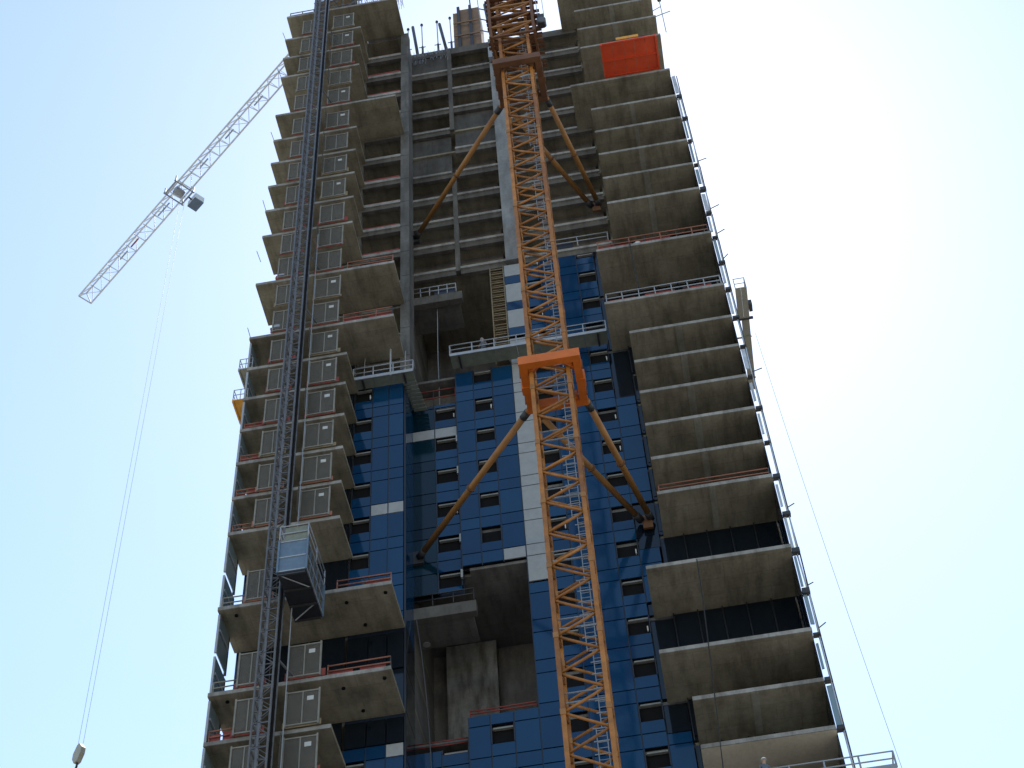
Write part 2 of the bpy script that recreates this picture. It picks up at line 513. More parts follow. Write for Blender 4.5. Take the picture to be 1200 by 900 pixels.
def curtain_wall():
    yw = YW - .05
    # backing behind the panels so the joints read dark
    for x0, x1, y, z0, z1 in ((-17.2, -14.0, YL, 40, 87.7), (-7.25, -0.7, YW, 40, 100.6), (-11.0, -7.25, YW, 71.0, 89.3),
                              (-11.0, -7.25, YW, 40, 59.7), (-14.1, -11.0, YW + .25, 69.4, 86.5), (-14.1, -11.0, YW + .25, 40, 58.0)):
        box('backing_wall', tower, 'mullion', x0, x1, y + .27, y + .34, z0, z1)
    yl = YL - .05
    cw_column(-17.2, -16.0, yl, 65.05, 87.7, 'window')
    cw_column(-16.0, -14.95, yl, 65.05, 87.7, 'plain', 'blue', (74.4,))
    cw_column(-14.95, -14.0, yl, 65.05, 87.7, 'plain', 'blue', (74.4,))
    for a, b in ((-17.2, -16.0), (-16.0, -14.95), (-14.95, -14.0)):
        cw_column(a, b, yl, 40, 56.8, 'window' if a < -17 else 'plain', 'blue', (56.4,) if a > -15 else ())
        panel('dark_pane', 'dark_glass', a, b, yl + .1, 56.9, 58.6)
        panel('dark_pane', 'dark_glass', a, b, yl + .1, 59.0, 61.9)
        panel('dark_pane', 'dark_glass', a, b, yl + .1, 61.95, 64.6)
    # left block's return wall, facing the recess
    for i, f in enumerate(F[:-1]):
        if 40 < f < 86:
            box('glass_panel', tower, 'dark_glass' if f < 65 else 'blue', -13.98, -13.91, YL + .16, YW + .18, f + .05, F[i + 1] - .02)
    # recessed bay between the left block and the middle
    cw_column(-14.0, -12.5, YW + .2, 69.4, 86.5, 'plain', 'teal_reflection', (83.5,))
    cw_column(-12.5, -11.05, YW + .2, 69.4, 86.5, 'window', 'blue', (83.5,))
    cw_column(-14.0, -12.5, YW + .2, 40, 58.0)
    cw_column(-12.5, -11.05, YW + .2, 40, 58.0, 'window')
    for f in (71.02, 74.0, 77.05, 80.1, 83.14):
        box('bracket', tower, 'white', -11.12, -11.0, YW + .0, YW + .16, f - .75, f - .1)
    # middle bay
    for z0, z1 in ((71.0, 89.3), (40, 59.75)):
        cw_column(-11.0, -9.82, yw, z0, z1)
        cw_column(-9.82, -8.55, yw, z0, z1, 'window')
        cw_column(-8.55, -7.2, yw, z0, z1, 'plain', 'blue', (71.3,))
    # pale strip below the concrete column
    cw_column(-7.2, -5.92, yw - .02, 68.9, 92.0, 'plain', 'white')
    cw_column(-7.2, -5.92, yw - .02, 92.2, 100.7, 'plain', 'white', (92.6, 95.6, 98.8))
    cw_column(-7.2, -5.92, yw, 40, 68.9, 'plain', 'blue', (53.2,))
    # behind the crane mast and to its right
    cw_column(-5.92, -4.6, yw, 40, 100.6, 'window')
    cw_column(-4.6, -3.28, yw, 40, 100.6)
    cw_column(-3.28, -2.02, yw, 40, 100.6)
    cw_column(-2.02, -0.72, yw, 40, 100.6, 'window')
    cw_column(-0.72, 0.56, yw, 74.1, 84.0)
    cw_column(-0.72, 0.5, yw, 66.0, 70.2)
    cw_column(-0.72, 0.56, yw, 40, 56.7)
    for z0, z1 in ((84.1, 88.8), (89.2, 94.8), (95.3, 101.0), (70.3, 74.0), (65.1, 65.9), (59.1, 64.6), (56.8, 58.6)):
        box('dark_pane', tower, 'dark_glass', -0.68, 0.56, yw + .1, yw + .17, z0, z1)
    # set-back dark glazing behind the right balconies and the lowest left ones
    for i, f in enumerate(F[:-1]):
        if not 40 < f < 101:
            continue
        n = 5
        for k in range(n):
            a = 0.62 + (XR - .005 - .62) * k / n
            b = 0.62 + (XR - .005 - .62) * (k + 1) / n
            p = panel('dark_pane', 'dark_glass', a, b, YW - .12, f + .32, F[i + 1] - TH - .03)
            panel('sill_panel', 'blue' if k > 1 else 'dark_glass', a, b, YW - .12, f + .01, f + .32)
            box('mullion', tower, 'mullion', a - .03, a + .03, YW - .22, YW - .0, f + .01, F[i + 1] - TH - .01)
    for i, f in enumerate(F[:-1]):
        if 40 < f < 89:
            for a, b in ((XL + .1, -21.4), (-21.4, -19.3), (-19.3, -17.25)):
                panel('dark_pane', 'dark_glass', a, b, YL - .05, f + .02, F[i + 1] - TH - .03)
curtain_wall()

def side_screens():
    # glazed side screens standing at the ends of the balconies
    for i, f in enumerate(F[:-1]):
        if f < 40:
            continue
        nf = F[i + 1]
        if f < 118:
            wd = random.uniform(.2, .33)
            if random.random() < .85:
                box('side_screen', tower, random.choice(('screen', 'screen', 'teal_glass')), XR + .07, XR + wd, 66.25, 66.31, f + random.uniform(.1, .9), nf - random.uniform(.03, .6), (random.gauss(0, .2), random.gauss(0, .02)))
            bar('screen_post', tower, 'screen', (XR + .36, 66.3, f), (XR + .36 + random.gauss(0, .03), 66.3, nf - .06), .045, 6)
            bar('screen_post', tower, 'dark_steel', (XR + .43, 66.35, f - .05), (XR + .43 + random.gauss(0, .02), 66.35, nf - .1), .04, 6)
            box('screen_clamp', tower, 'dark_steel', XR + .05, XR + random.uniform(.3, .5), 66.1, 66.4, f - random.uniform(.05, .2), f + random.uniform(.0, .2))
            if random.random() < .35:
                bar('edge_stub', tower, 'dark_steel', (XR + .4, 66.2, f + .4), (XR + random.uniform(.7, 1.1), 66.0, f + .4 + random.uniform(-.1, .3)), .035, 4)
            box('side_pane', tower, 'dark_glass', XR + .0, XR + .05, 66.4, YW + .3, f + .05, nf - .02)
            box('side_mullion', tower, 'mullion', XR - .01, XR + .07, 67.9, 68.0, f + .05, nf - .02)
        if f < 89:
            s = box('side_screen', tower, 'teal_glass', XL + .03, XL + .09, 64.15, 65.8, f + .1, nf - TH - .06)
            box('screen_post', s, 'rail', XL - .02, XL + .1, 64.02, 64.13, f + .02, nf - .28)
            box('screen_rail', s, 'rail', XL + .1, XL + .15, 64.15, 65.8, f + 1.6, f + 1.75)
            box('screen_post', s, 'dark_steel', XL - .02, XL + .1, 65.82, 65.95, f + .02, nf - .28)
        else:
            if random.random() < .45:
                bar('edge_post', tower, 'dark_steel', (XL + .05, 64.1, f), (XL - .25, 63.9, f + random.uniform(.8, 1.6)), .03, 4)
side_screens()

# ------------------------------------------------------------------ tower crane
crane = thing('tower_crane', 'orange lattice tower crane tied to the front of the tower', 'crane', (-3.85, 58, -1.6))
CX, CY, CH = -3.87, 58.0, 1.0
def crane_mast():
    NS = 2.24
    z0, z1 = 44.0, 116.0
    n = int((z1 - z0) / NS)
    corners = [(CX - CH, CY - CH), (CX + CH, CY - CH), (CX + CH, CY + CH), (CX - CH, CY + CH)]
    for k in range(0, n + 1, 2):
        a = z0 + k * NS
        for x, y in corners:
            c = box('mast_chord', crane, 'orange', x - .105, x + .105, y - .105, y + .105, a + .012, a + 2 * NS - .012)
            box('joint_sleeve', c, 'strut', x - .13, x + .13, y - .13, y + .13, a - .16, a + .16)
    for k in range(n + 2):
        a = z0 + k * NS
        for j in range(4):
            p, q = corners[j], corners[(j + 1) % 4]
            if j >= 2:
                p, q = q, p
            lo, mid, hi = (*p, a), (*q, a + NS / 2), (*p, a + NS)
            bar('mast_diagonal', crane, 'orange', lo, mid, .075)
            bar('mast_diagonal', crane, 'orange', mid, hi, .075)
        if k % 2 == 0:
            # internal landing and ladder of the mast
            zz = a + NS * .82
            bar('landing_bar', crane, 'steel', (CX - .95, CY + .55, zz), (CX + .95, CY + .55, zz), .055, 4)
            bar('landing_bar', crane, 'steel', (CX - .95, CY - .1, zz), (CX + .95, CY - .1, zz), .04, 4)
        lx = CX + (.25 if k % 4 < 2 else .5)
        s = Soup()
        for dx in (0, .45):
            s.bar((lx + dx, CY + .3, a), (lx + dx, CY + .3, a + NS), .03)
        for r in range(7):
            s.bar((lx, CY + .3, a + .16 + r * .32), (lx + .45, CY + .3, a + .16 + r * .32), .02)
        for dz in (.3, 1.0, 1.7):
            s.box(lx - .12, lx + .57, CY - .3, CY - .27, a + dz, a + dz + .05)
        s.build('ladder', 'steel', crane, (lx, CY + .3, a))
    # the mast below and above what the photograph shows
    for za, zb, nm in ((-1.6, 44.0, 'lower_mast'), (z0 + (n + 2) * NS, 152.0, 'upper_mast')):
        s = Soup()
        for x, y in corners:
            s.bar((x, y, za), (x, y, zb), .15)
        m = int((zb - za) / NS)
        st = (zb - za) / m
        for k in range(m):
            a = za + k * st
            for j in range(4):
                p, q = corners[j], corners[(j + 1) % 4]
                s.bar((*p, a), (*q, a + st / 2), .07)
                s.bar((*q, a + st / 2), (*p, a + st), .07)
        s.build(nm, 'orange', crane, (CX, CY, za))
    # tie collars and their struts
    for zc in (72.4, 106.2):
        x0, x1, y0, y1 = -5.46, -2.12, 56.2, 59.75
        h = .33
        cm = 'collar' if zc < 80 else 'brown'
        c = box('tie_collar', crane, cm, x0, x1, y0, y0 + .42, zc - h, zc + h)
        for nm, a in (('collar_side', (x0 + .003, x0 + .43, y0 + .43, y1 - .43)), ('collar_side', (x1 - .43, x1 - .003, y0 + .43, y1 - .43)),
                      ('collar_back', (x0, x1, y1 - .42, y1))):
            box(nm, c, cm, a[0], a[1], a[2], a[3], zc - h + .01, zc + h - .01)
        for a in ((x0 - .08, y0 + 1.6), (x1 - .42, y0 + 1.6)):
            box('clamp_block', c, cm, a[0], a[0] + .5, a[1], a[1] + .5, zc - .42, zc + .42)
        for sx in (-1, 1):
            for sy in (-1, 1):
                box('wedge_block', c, cm, CX + sx * 1.12 - .12, CX + sx * 1.12 + .12, CY + sy * 1.3 - .3, CY + sy * 1.3 + .3, zc - .2, zc + .2)
        for sx, xx in ((1, x0 + .4), (-1, x1 - .4)):
            bar('gusset', c, cm, (xx, y0 + .95, zc), (xx + sx * .55, y0 + .4, zc), .27, 4)
            for yy in (y0 + .9, y0 + 1.9, y1 - .8):
                box('flange', c, 'brown', xx - sx * .43 - .03, xx - sx * .43 + .03, yy - .04, yy + .04, zc - .36, zc + .36)
        for p, q in (((x0 + .1, y1 - .1, zc), (-13.5, YW - .1, zc)), ((x1 - .1, y1 - .1, zc + .02), (0.25, YW - .25, zc + .02)),
                     ((x0 + .35, y1 - .1, zc - .03), (-0.35, YW - .3, zc - .03))):
            st = bar('tie_strut', crane, 'strut', p, q, .185, 10)
            d = (Vector(q) - Vector(p)).normalized()
            e = Vector(q) - d * .55
            mid = Vector(p).lerp(Vector(q), .52)
            bar('flange', st, 'brown', mid - d * .05, mid + d * .05, .27, 10)
            bar('strut_end', st, 'dark_steel', e, e + d * .62, .23, 8)
            bar('strut_end', st, 'dark_steel', Vector(p) + d * .2, Vector(p) + d * .75, .225, 8)
        box('wall_bracket', crane, 'brown', -0.25, 0.33, YW - .3, YW - .14, zc - .75, zc + .3)
        box('wall_bracket', crane, 'dark_steel', -13.95, -13.3, YW - .05, YW + .2, zc - .5, zc + .5)
crane_mast()

def climbing_frame():
    z0, z1 = 110.2, 122.0
    a = 1.55
    ring = [(CX - a, CY - a), (CX + a, CY - a), (CX + a, CY + a), (CX - a, CY + a)]
    for x, y in ring:
        bar('frame_leg', crane, 'brown', (x, y, z0), (x, y, z1), .14, 4)
    z = z0
    k = 0
    while z < z1:
        for j in range(4):
            p, q = ring[j], ring[(j + 1) % 4]
            bar('frame_beam', crane, 'strut' if k % 2 else 'brown', (*p, z), (*q, z), .11, 4)
            bar('frame_brace', crane, 'strut', (*p, z), (*q, z + 1.5), .07, 4)
        if k % 2 == 0:
            for i in range(9):
                if random.random() < .25:
                    continue
                y = CY - a + .1 + i * .34
                x0 = CX - a - .3
                x1 = CX + a + (.5 if i % 3 else .1)
                if abs(y - CY) < .8:
                    box('deck_plank', crane, 'brown', x0, CX - .9, y, y + .24, z + .12, z + .17)
                    box('deck_plank', crane, 'brown', CX + .9, x1, y, y + .24, z + .12, z + .17)
                else:
                    box('deck_plank', crane, 'brown', x0, x1, y, y + .24, z + .12, z + .17)
        z += 1.5
        k += 1
climbing_frame()

JR = Vector((-3.6, 58.0, 153.56))
JT = Vector((-56.6, 101.2, 153.56))
def crane_jib():
    d = (JT - JR)
    L = d.length
    d.normalize()
    s = Vector((-d.y, d.x, 0))
    up = Vector((0, 0, 1))
    def at(t, off, h):
        return JR + d * t + s * off + up * h
    slew = box('slewing_unit', crane, 'orange', CX - 1.3, CX + 1.3, CY - 1.3, CY + 1.3, 152.0, 153.2)
    box('operator_cab', crane, 'white', CX + 1.4, CX + 3.0, CY - 2.2, CY - .2, 152.6, 155.0)
    box('counter_jib', crane, 'jib', CX - .2, CX + 12, CY - 10, CY - 9.0, 153.3, 153.6)
    W, Hh = .78, 1.25
    step = 1.7
    n = int(L / step)
    for off, h in ((-W, 0), (W, 0), (0, Hh)):
        bar('jib_chord', crane, 'jib', at(0, off, h), at(L, off, h), .095)
    for k in range(n):
        a, b = k * step, (k + 1) * step
        m = (a + b) / 2
        for off in (-W, W):
            bar('jib_diagonal', crane, 'jib', at(a, off, 0), at(m, 0, Hh), .055, 4)
            bar('jib_diagonal', crane, 'jib', at(m, 0, Hh), at(b, off, 0), .055, 4)
        bar('jib_brace', crane, 'jib', at(a, -W, 0), at(a, W, 0), .035, 4)
        if k % 2:
            bar('jib_brace', crane, 'jib', at(a, -W, 0), at(b, W, 0), .03, 4)
    for t in (52.5, 53.2, 58.3, 60.4, 41.0, 36.0, 45.5):
        p = at(t, -.15, .5)
        bar('splice_plate', crane, 'red' if 58 < t < 60 else 'steel', p, p + d * 1.4, .09, 4)
    for off in (-W, W):
        bar('jib_end_frame', crane, 'jib', at(L, off, 0), at(L, 0, Hh), .09, 4)
    bar('jib_end_frame', crane, 'jib', at(L, -W, 0), at(L, W, 0), .1, 4)
    # trolley with its basket
    T = 50.4
    for off in (-W - .25, W + .25):
        bar('trolley_beam', crane, 'steel', at(T - 1.0, off, -.25), at(T + 1.0, off, -.25), .1, 4)
    for t in (T - 1.0, T + 1.0):
        bar('trolley_beam', crane, 'steel', at(t, -W - .45, -.25), at(t, W + .45, -.25), .1, 4)
        for off in (-W - .3, W + .3):
            bar('trolley_arm', crane, 'steel', at(t, off, -.3), at(t, off, .7), .1, 4)
    bar('winch_drum', crane, 'steel', at(T, -.5, -.1), at(T, .5, -.1), .45, 10)
    q = Quaternion((0, 0, 1), math.atan2(d.y, d.x))
    c = at(T - .2, -2.0, -.75)
    b = link('basket', box_mesh(1.4, 1.1, .1, 'cage'), crane, c, q)
    for sx, sy, wx, wy in ((0, .52, 1.4, .05), (0, -.52, 1.4, .05), (.67, 0, .05, .98), (-.67, 0, .05, .98)):
        link('basket_side', box_mesh(wx, wy, .8, 'jib'), b, c + d * sx + s * sy + up * .52, q)
    bar('basket_arm', crane, 'dark_steel', at(T - .2, -1.0, -.2), at(T - .2, -1.9, -.5), .1, 4)
    # falls of rope and the hook block, hanging far below
    hb = Vector((-42.3, 90.25, 79.2))
    for o1, o2 in ((-.55, -.38), (.55, .38)):
        bar('hoist_rope', crane, 'rope', hb + d * o2 + up * 1.1, Vector((hb.x, hb.y, 153.2)) + d * o1, .018, 4)
    blk = Soup()
    prof = ((-.2, .0), (-.55, .55), (-.55, 1.05), (-.15, 1.6), (.15, 1.6), (.55, 1.05), (.55, .55), (.2, .0))
    vs = [tuple(hb + d * u + s * (-.18) + up * (v - .4)) for u, v in prof] + [tuple(hb + d * u + s * .18 + up * (v - .4)) for u, v in prof]
    m8 = len(prof)
    fs = [tuple(range(m8)), tuple(reversed(range(m8, 2 * m8)))] + [(i, i + m8, (i + 1) % m8 + m8, (i + 1) % m8) for i in range(m8)]
    blk.add(vs, fs)
    h = blk.build('hook_block', 'beige_metal', crane, hb, False)
    pts = [(0, -.4), (0, -.75), (.2, -.95), (.15, -1.2), (-.1, -1.25), (-.25, -1.05)]
    for a, b2 in zip(pts, pts[1:]):
        bar('hook', h, 'dark_steel', hb + d * a[0] + up * a[1], hb + d * b2[0] + up * b2[1], .08, 6)
crane_jib()

def side_hook():
    t = thing('hook_block', 'dark hook block on two ropes just right of the crane mast top', 'hook', (-1.72, 57, 112.4))
    b = box('pulley_block', t, 'dark_steel', -1.98, -1.5, 56.8, 57.2, 111.9, 113.3)
    bar('sheave', t, 'mast_steel', (-1.74, 56.7, 112.3), (-1.74, 57.3, 112.3), .34, 12)
    for x in (-1.95, -1.5):
        bar('hoist_rope', t, 'rope', (x, 57, 113.3), (x - .12, 57, 152.2), .035, 4)
side_hook()

# ------------------------------------------------------------------ hoist mast, cage and landing gates
HX0, HX1, HY = -20.42, -19.34, 62.0
def hoist_mast():
    t = thing('hoist_mast', 'slim blue-grey lattice mast carrying the builders hoist up the left wing', 'hoist mast', (-19.9, HY, -1.6))
    st = 1.508
    ds = Soup()
    xs, ys = (HX0 + .12, HX1 - .1), (HY - .4, HY + .4)
    for a in xs:
        for b in ys:
            bar('mast_pole', t, 'mast_steel', (a, b, -1.6), (a, b, 141.5), .06, 6)
    lat = Soup()
    for j, (p, q) in enumerate((((xs[0], ys[0]), (xs[1], ys[0])), ((xs[1], ys[0]), (xs[1], ys[1])), ((xs[1], ys[1]), (xs[0], ys[1])), ((xs[0], ys[1]), (xs[0], ys[0])))):
        lat.bar((*p, 0), (*q, 0), .035)
        lat.bar((*p, st * .5), (*q, st * .5), .03)
        lat.bar((*p, 0), (*q, st * .5), .026)
        lat.bar((*q, st * .5), (*p, st), .026)
    lat.box(xs[0] + .3, xs[0] + .42, HY - .47, HY - .43, 0.02, st - .02)
    proto = lat.build('mast_section', 'mast_steel', t, (0, 0, 0))
    z0 = 44.0
    proto.location.z = z0 - ORG[t.name].z
    k = 1
    while z0 + k * st < 141:
        o = proto.copy()
        COL.objects.link(o)
        o.parent = t
        o.location.z = z0 + k * st - ORG[t.name].z
        k += 1
    bar('cable_guide', t, 'black', (HX1 + .02, HY - .3, 20), (HX1 + .02, HY - .3, 141.5), .075, 6)
    bar('cable_guide', t, 'steel', (HX0 - .12, HY + .3, 20), (HX0 - .12, HY + .3, 98), .03, 6)
    bar('cable_guide', t, 'steel', (HX1 + .35, HY + .5, 20), (HX1 + .35, HY + .5, 98), .03, 6)
    for f in F:
        if f in WIDE and f > 40:
            bar('wall_tie', t, 'mast_steel', (xs[0], HY + .3, f + .2), (xs[0] - .5, 63.9, f + .2), .06, 6)
            bar('wall_tie', t, 'mast_steel', (xs[1], HY + .3, f + .2), (xs[1] + .5, 63.9, f + .2), .06, 6)
hoist_mast()

def hoist_cage():
    x0, x1, y0, y1, z0 = -19.15, -17.62, 60.0, 63.62, 62.95
    t = thing('hoist_cage', 'blue steel builders hoist cage with dark braced underside beside the lattice mast', 'hoist cage', ((x0 + x1) / 2, (y0 + y1) / 2, z0))
    zt = z0 + 2.35
    fl = box('cage_floor', t, 'cage_dark', x0 + .02, x1 - .02, y0 + .02, y1 - .02, z0, z0 + .1)
    for y in (y0 + .08, y0 + 1.25, y0 + 2.45, y1 - .08):
        bar('floor_joist', fl, 'dark_steel', (x0 + .05, y, z0 - .07), (x1 - .05, y, z0 - .07), .07, 4)
    for a, b in (((x0 + .1, y0 + .1), (x1 - .1, y0 + 1.25)), ((x0 + .1, y0 + 3.5), (x1 - .1, y0 + 2.45))):
        bar('floor_brace', fl, 'steel', (*a, z0 - .05), (*b, z0 - .05), .04, 4)
    fw = box('front_wall', t, 'cage', x0 + .05, x1 - .05, y0 + .04, y0 + .08, z0 + .12, zt - .02)
    for z in (z0 + .14, z0 + 1.15, zt - .05):
        box('wall_rail', fw, 'rail', x0 + .06, x1 - .06, y0 - .0, y0 + .04, z - .035, z + .035)
    box('wall_panel', t, 'cage', x0 + .04, x0 + .08, y0 + .1, y1 - .1, z0 + .12, zt - .02)
    sw = box('side_mesh', t, 'gate_mesh', x1 - .08, x1 - .05, y0 + .1, y1 - .1, z0 + .12, zt - .02)
    for k in range(6):
        y = y0 + .1 + k * (y1 - y0 - .2) / 5
        box('side_stile', sw, 'cage', x1 - .05, x1 - .0, y - .035, y + .035, z0 + .12, zt)
    for z in (z0 + .2, z0 + 1.2, zt - .1):
        box('side_rail', sw, 'rail', x1 - .045, x1 + .02, y0 + .1, y1 - .1, z - .04, z + .04)
    for x in (x0, x1):
        for y in (y0, y1):
            box('corner_post', t, 'cage', x - .05, x + .05, y - .05, y + .05, z0 + .05, zt + .02)
    rf = box('roof', t, 'green_deck', x0 + .02, x1 - .02, y0 + .02, y1 - .02, zt + .02, zt + .1)
    for z in (zt + .55, zt + 1.1):
        for p, q in (((x0, y0), (x1, y0)), ((x0, y0), (x0, y1)), ((x1, y0), (x1, y1))):
            bar('roof_rail', rf, 'rail', (*p, z), (*q, z), .035, 6)
    box('roof_screen', rf, 'green_deck', x0 + .25, x1 - .04, y0 + .06, y0 + .09, zt + .12, zt + 1.05)
    for x in (x0, x1):
        for y in (y0, (y0 + y1) / 2, y1):
            bar('roof_post', rf, 'rail', (x, y, zt + .1), (x, y, zt + 1.1), .035, 6)
    box('drive_unit', rf, 'cage', x0 + .1, x0 + .75, y0 + .8, y0 + 1.9, zt + .12, zt + 1.3)
hoist_cage()

GATE_F = [f for f in F if f > 45]
def gates():
    cage_i = max(i for i, f in enumerate(GATE_F) if f < 63.5)
    for side, x0, x1 in (('left', -21.95, -20.6), ('right', -19.32, -17.62)):
        for i, f in enumerate(GATE_F):
            if f in (62.0, 68.0) or f > 132:
                continue
            if side == 'right' and 62 < f < 66:
                continue
            if f == 134.85:
                continue
            y = 63.74 if f in WIDE else 63.88
            dn = i - cage_i
            where = ('%s storey %s the hoist cage' % (ORD[abs(dn) if dn < 0 else dn + 0], 'above' if dn > 0 else 'below')) if dn else 'level with the hoist cage'
            lab = 'wire mesh landing gate %s of the hoist mast, %s' % (side, where)
            t = thing('landing_gate', lab, 'gate', ((x0 + x1) / 2, y, f), 'landing gates of the builders hoist')
            z0, z1 = f + .14, f + 2.2 + random.uniform(-.05, .1)
            xm = (x0 + x1) / 2
            ga = box('gate_leaf', t, 'gate_mesh', x0 + .04, xm - .02, y - .10, y - .085, z0 + .04, z1 - .04)
            gb = box('gate_leaf', t, 'gate_mesh', xm + .02, x1 - .04, y - .10, y - .085, z0 + .04, z1 - .04)
            for a in (x0, x1):
                box('gate_stile', t, 'gate_frame', a - .045, a + .045, y - .14, y - .05, f + .03, z1 + .12)
            box('gate_stile', t, 'gate_frame', xm - .03, xm + .03, y - .13, y - .06, z0 + .04, z1 - .04)
            for z in (z0, z1):
                box('gate_rail', t, 'gate_frame', x0 + .045, x1 - .045, y - .135, y - .055, z - .04, z + .04)
            if f < 100 or random.random() < .9:
                box('toe_board', t, 'rust' if 60 < f < 75 else ('red' if random.random() < .8 else 'timber'), x0 - .15, x1 + random.uniform(.1, .3), y - .05, y - .02, f + .02, f + random.uniform(.3, .58))
            if side == 'right':
                s = random.uniform(.28, .34)
                if f < 90 or random.random() < .5:
                    box('notice', t, 'sign', xm + .22, xm + .22 + s, y - .125, y - .105, z1 - .62, z1 - .62 + s * .8)
                if random.random() < .6:
                    box('side_panel', t, 'gate_mesh', x0 - .02, x0 - .0, y - .7, y - .15, z0, z1)
gates()

# ------------------------------------------------------------------ guard rails, nets
def guard_rail(label, x0, x1, y, z, mk='rust', h=1.05, net=None, step=1.5, group='guard rails along slab edges'):
    t = thing('guard_rail', label, 'railing', ((x0 + x1) / 2, y, z), group)
    n = max(1, round((x1 - x0) / step))
    for k in range(n + 1):
        x = x0 + (x1 - x0) * k / n
        lean = random.uniform(-.04, .04)
        bar('post', t, 'rail' if mk == 'rail' else ('dark_steel' if k % 2 else mk), (x, y, z), (x + lean, y, z + h + random.uniform(0, .12)), .04, 6)
    for zz in (h, h * .52):
        bar('rail', t, mk, (x0, y - .03, z + zz), (x1, y - .03, z + zz + random.uniform(-.05, .05)), .04, 6)
    if net:
        k = max(2, round((x1 - x0) / 2.2))
        for i in range(k):
            if random.random() < .72:
                a = x0 + (x1 - x0) * i / k
                b = x0 + (x1 - x0) * (i + random.uniform(.75, 1.0)) / k
                box('infill_board', t, net, a + .03, b - .03, y + .05, y + .08, z + .04, z + random.uniform(.4, .8))
    return t

guard_rail('rusty guard rail with red boards on the upper wide balcony of the right wing pair', -0.3, 7.2, 65.8, 95.21, 'rust', 1.05, 'red', 1.1)
guard_rail('dark posted guard rail on the lower wide balcony of the right wing pair', -0.3, 7.2, 65.8, 89.16, 'rail', 1.05, 'red', 1.15)
guard_rail('thin orange rail low on the sixth balcony below the red boarded pair', 0.95, 7.2, 66.12, 71.03, 'rust', .62, None, 6)
guard_rail('pinkish rail with boards on the upper wide left balcony above the grey stage', -17.2, -14.1, 63.95, 95.21, 'rust', .9, 'red')
guard_rail('timber coloured rail with boards on the wide left balcony just over the stage', -17.3, -14.1, 63.95, 89.16, 'rust', 1.0, 'red', 1.2)
guard_rail('red netted rail on the wide left balcony beside the hoist cage', -17.0, -14.0, 63.95, 65.01, 'rust', .75, 'red')
guard_rail('red lower rail on the second wide left balcony under the hoist cage', -17.3, -14.0, 63.95, 58.96, 'rust', .75, 'red', 2.6)
guard_rail('bare rail at the left tip of the balcony beside the hoist cage', -23.3, -22.0, 63.95, 65.01, 'gate_frame', .8, None)
guard_rail('bare rail at the left tip of the second balcony under the cage', -23.3, -22.0, 63.95, 58.96, 'gate_frame', .8, None)
guard_rail('rusty rail at the left tip of the lowest but one balcony', -23.3, -22.0, 64.15, 55.91, 'rust', .8, 'red')
guard_rail('rusty rail at the left tip of the narrow balcony two above the cage', -23.3, -22.0, 64.15, 71.03, 'rust', .7, None)
guard_rail('orange rail at the left tip of the narrow balcony three above the cage', -23.3, -22.0, 64.15, 74.01, 'rust', .7, 'red')
guard_rail('red rail at the left tip of the narrow balcony four above the cage', -23.3, -22.0, 64.15, 77.06, 'rust', .7, 'red')
guard_rail('red rail at the left tip of the narrow balcony five above the cage', -23.3, -22.0, 64.15, 80.11, 'rust', .6, 'red')
guard_rail('orange red rail across the floor of the lower deep recess', -10.9, -7.3, YW + .1, 59.8, 'red', .4, None, 3)
guard_rail('thin red rail low on the left floor of the lower deep recess', -14.0, -11.1, YW + .35, 58.1, 'red', .6, None, 3)
guard_rail('red netted rail on the sill of the upper deep recess', -14.0, -11.1, YW + .35, 86.6, 'red', 1.6, 'red', 1.2)
guard_rail('pale rail on the ledge inside the upper deep recess', -13.9, -10.7, YW - .0, 98.6, 'rail', 1.0, 'mullion', .7)
guard_rail('dark rail with cables along the ledge of the lower deep recess', -14.0, -10.4, YW + .0, 68.3, 'dark_steel', .9, None, 1.1)
guard_rail('pale rail along the slab edge above the right blue glass', -3.9, 0.5, YW - .2, 101.46, 'rail', 1.1, 'mullion', 2)
guard_rail('thin rail on the roof edge at the left tip of the tower', -23.3, -21.2, 64.0, 134.86, 'dark_steel', .9, None, 1)

def bay_nets():
    top = [f for f in reversed(F) if 100 < f < 131.5]
    for n, f in enumerate(top, 1):
        if n in (5,):
            continue
        o = box('safety_net', None, 'red', -17.1, -14.35, YL + .05, YL + .08, f + .2, f + random.uniform(.45, .75), (0, random.uniform(-.05, .05)))
        tag(o, 'red netting strip across the %s open bay from the top, left of the corner pillar' % ORD[n], 'safety net', 'red netting strips in the left bays')
bay_nets()

# ------------------------------------------------------------------ platforms
def suspended_stage(label, x0, x1, y0, y1, z, mk='rail', deck='green_deck', cat='platform', gap=1.2, hh=1.1, wires=None):
    t = thing('suspended_platform', label, cat, ((x0 + x1) / 2, (y0 + y1) / 2, z))
    n = max(2, round((x1 - x0) / 1.5))
    for k in range(n):
        a, b = x0 + (x1 - x0) * k / n, x0 + (x1 - x0) * (k + 1) / n
        box('deck_board', t, deck, a + .008, b - .008, y0, y1, z - .06, z)
    box('toe_board', t, mk, x0, x1, y0 - .05, y0 - .01, z - .12, z + .14)
    for k in range(n + 1):
        x = x0 + (x1 - x0) * k / n
        bar('post', t, mk, (x, y0 + .03, z), (x, y0 + .03, z + hh), .045, 6)
    for h in (.55, 1.0):
        bar('rail', t, mk, (x0, y0 + .03, z + hh * h), (x1, y0 + .03, z + hh * h), .04, 6)
    for x in (x0, x1):
        bar('rail', t, mk, (x, y0 + .03, z + hh), (x, y1, z + hh), .04, 6)
    for x in (x0 + .6, x1 - .6):
        box('bearer', t, 'dark_steel', x - .06, x + .06, y0 + .05, y1, z - .2, z - .062)
        if wires:
            bar('suspension_rope', t, 'rope', (x, (y0 + y1) / 2, z), (x, (y0 + y1) / 2 + .2, wires), .02, 4)
    return t

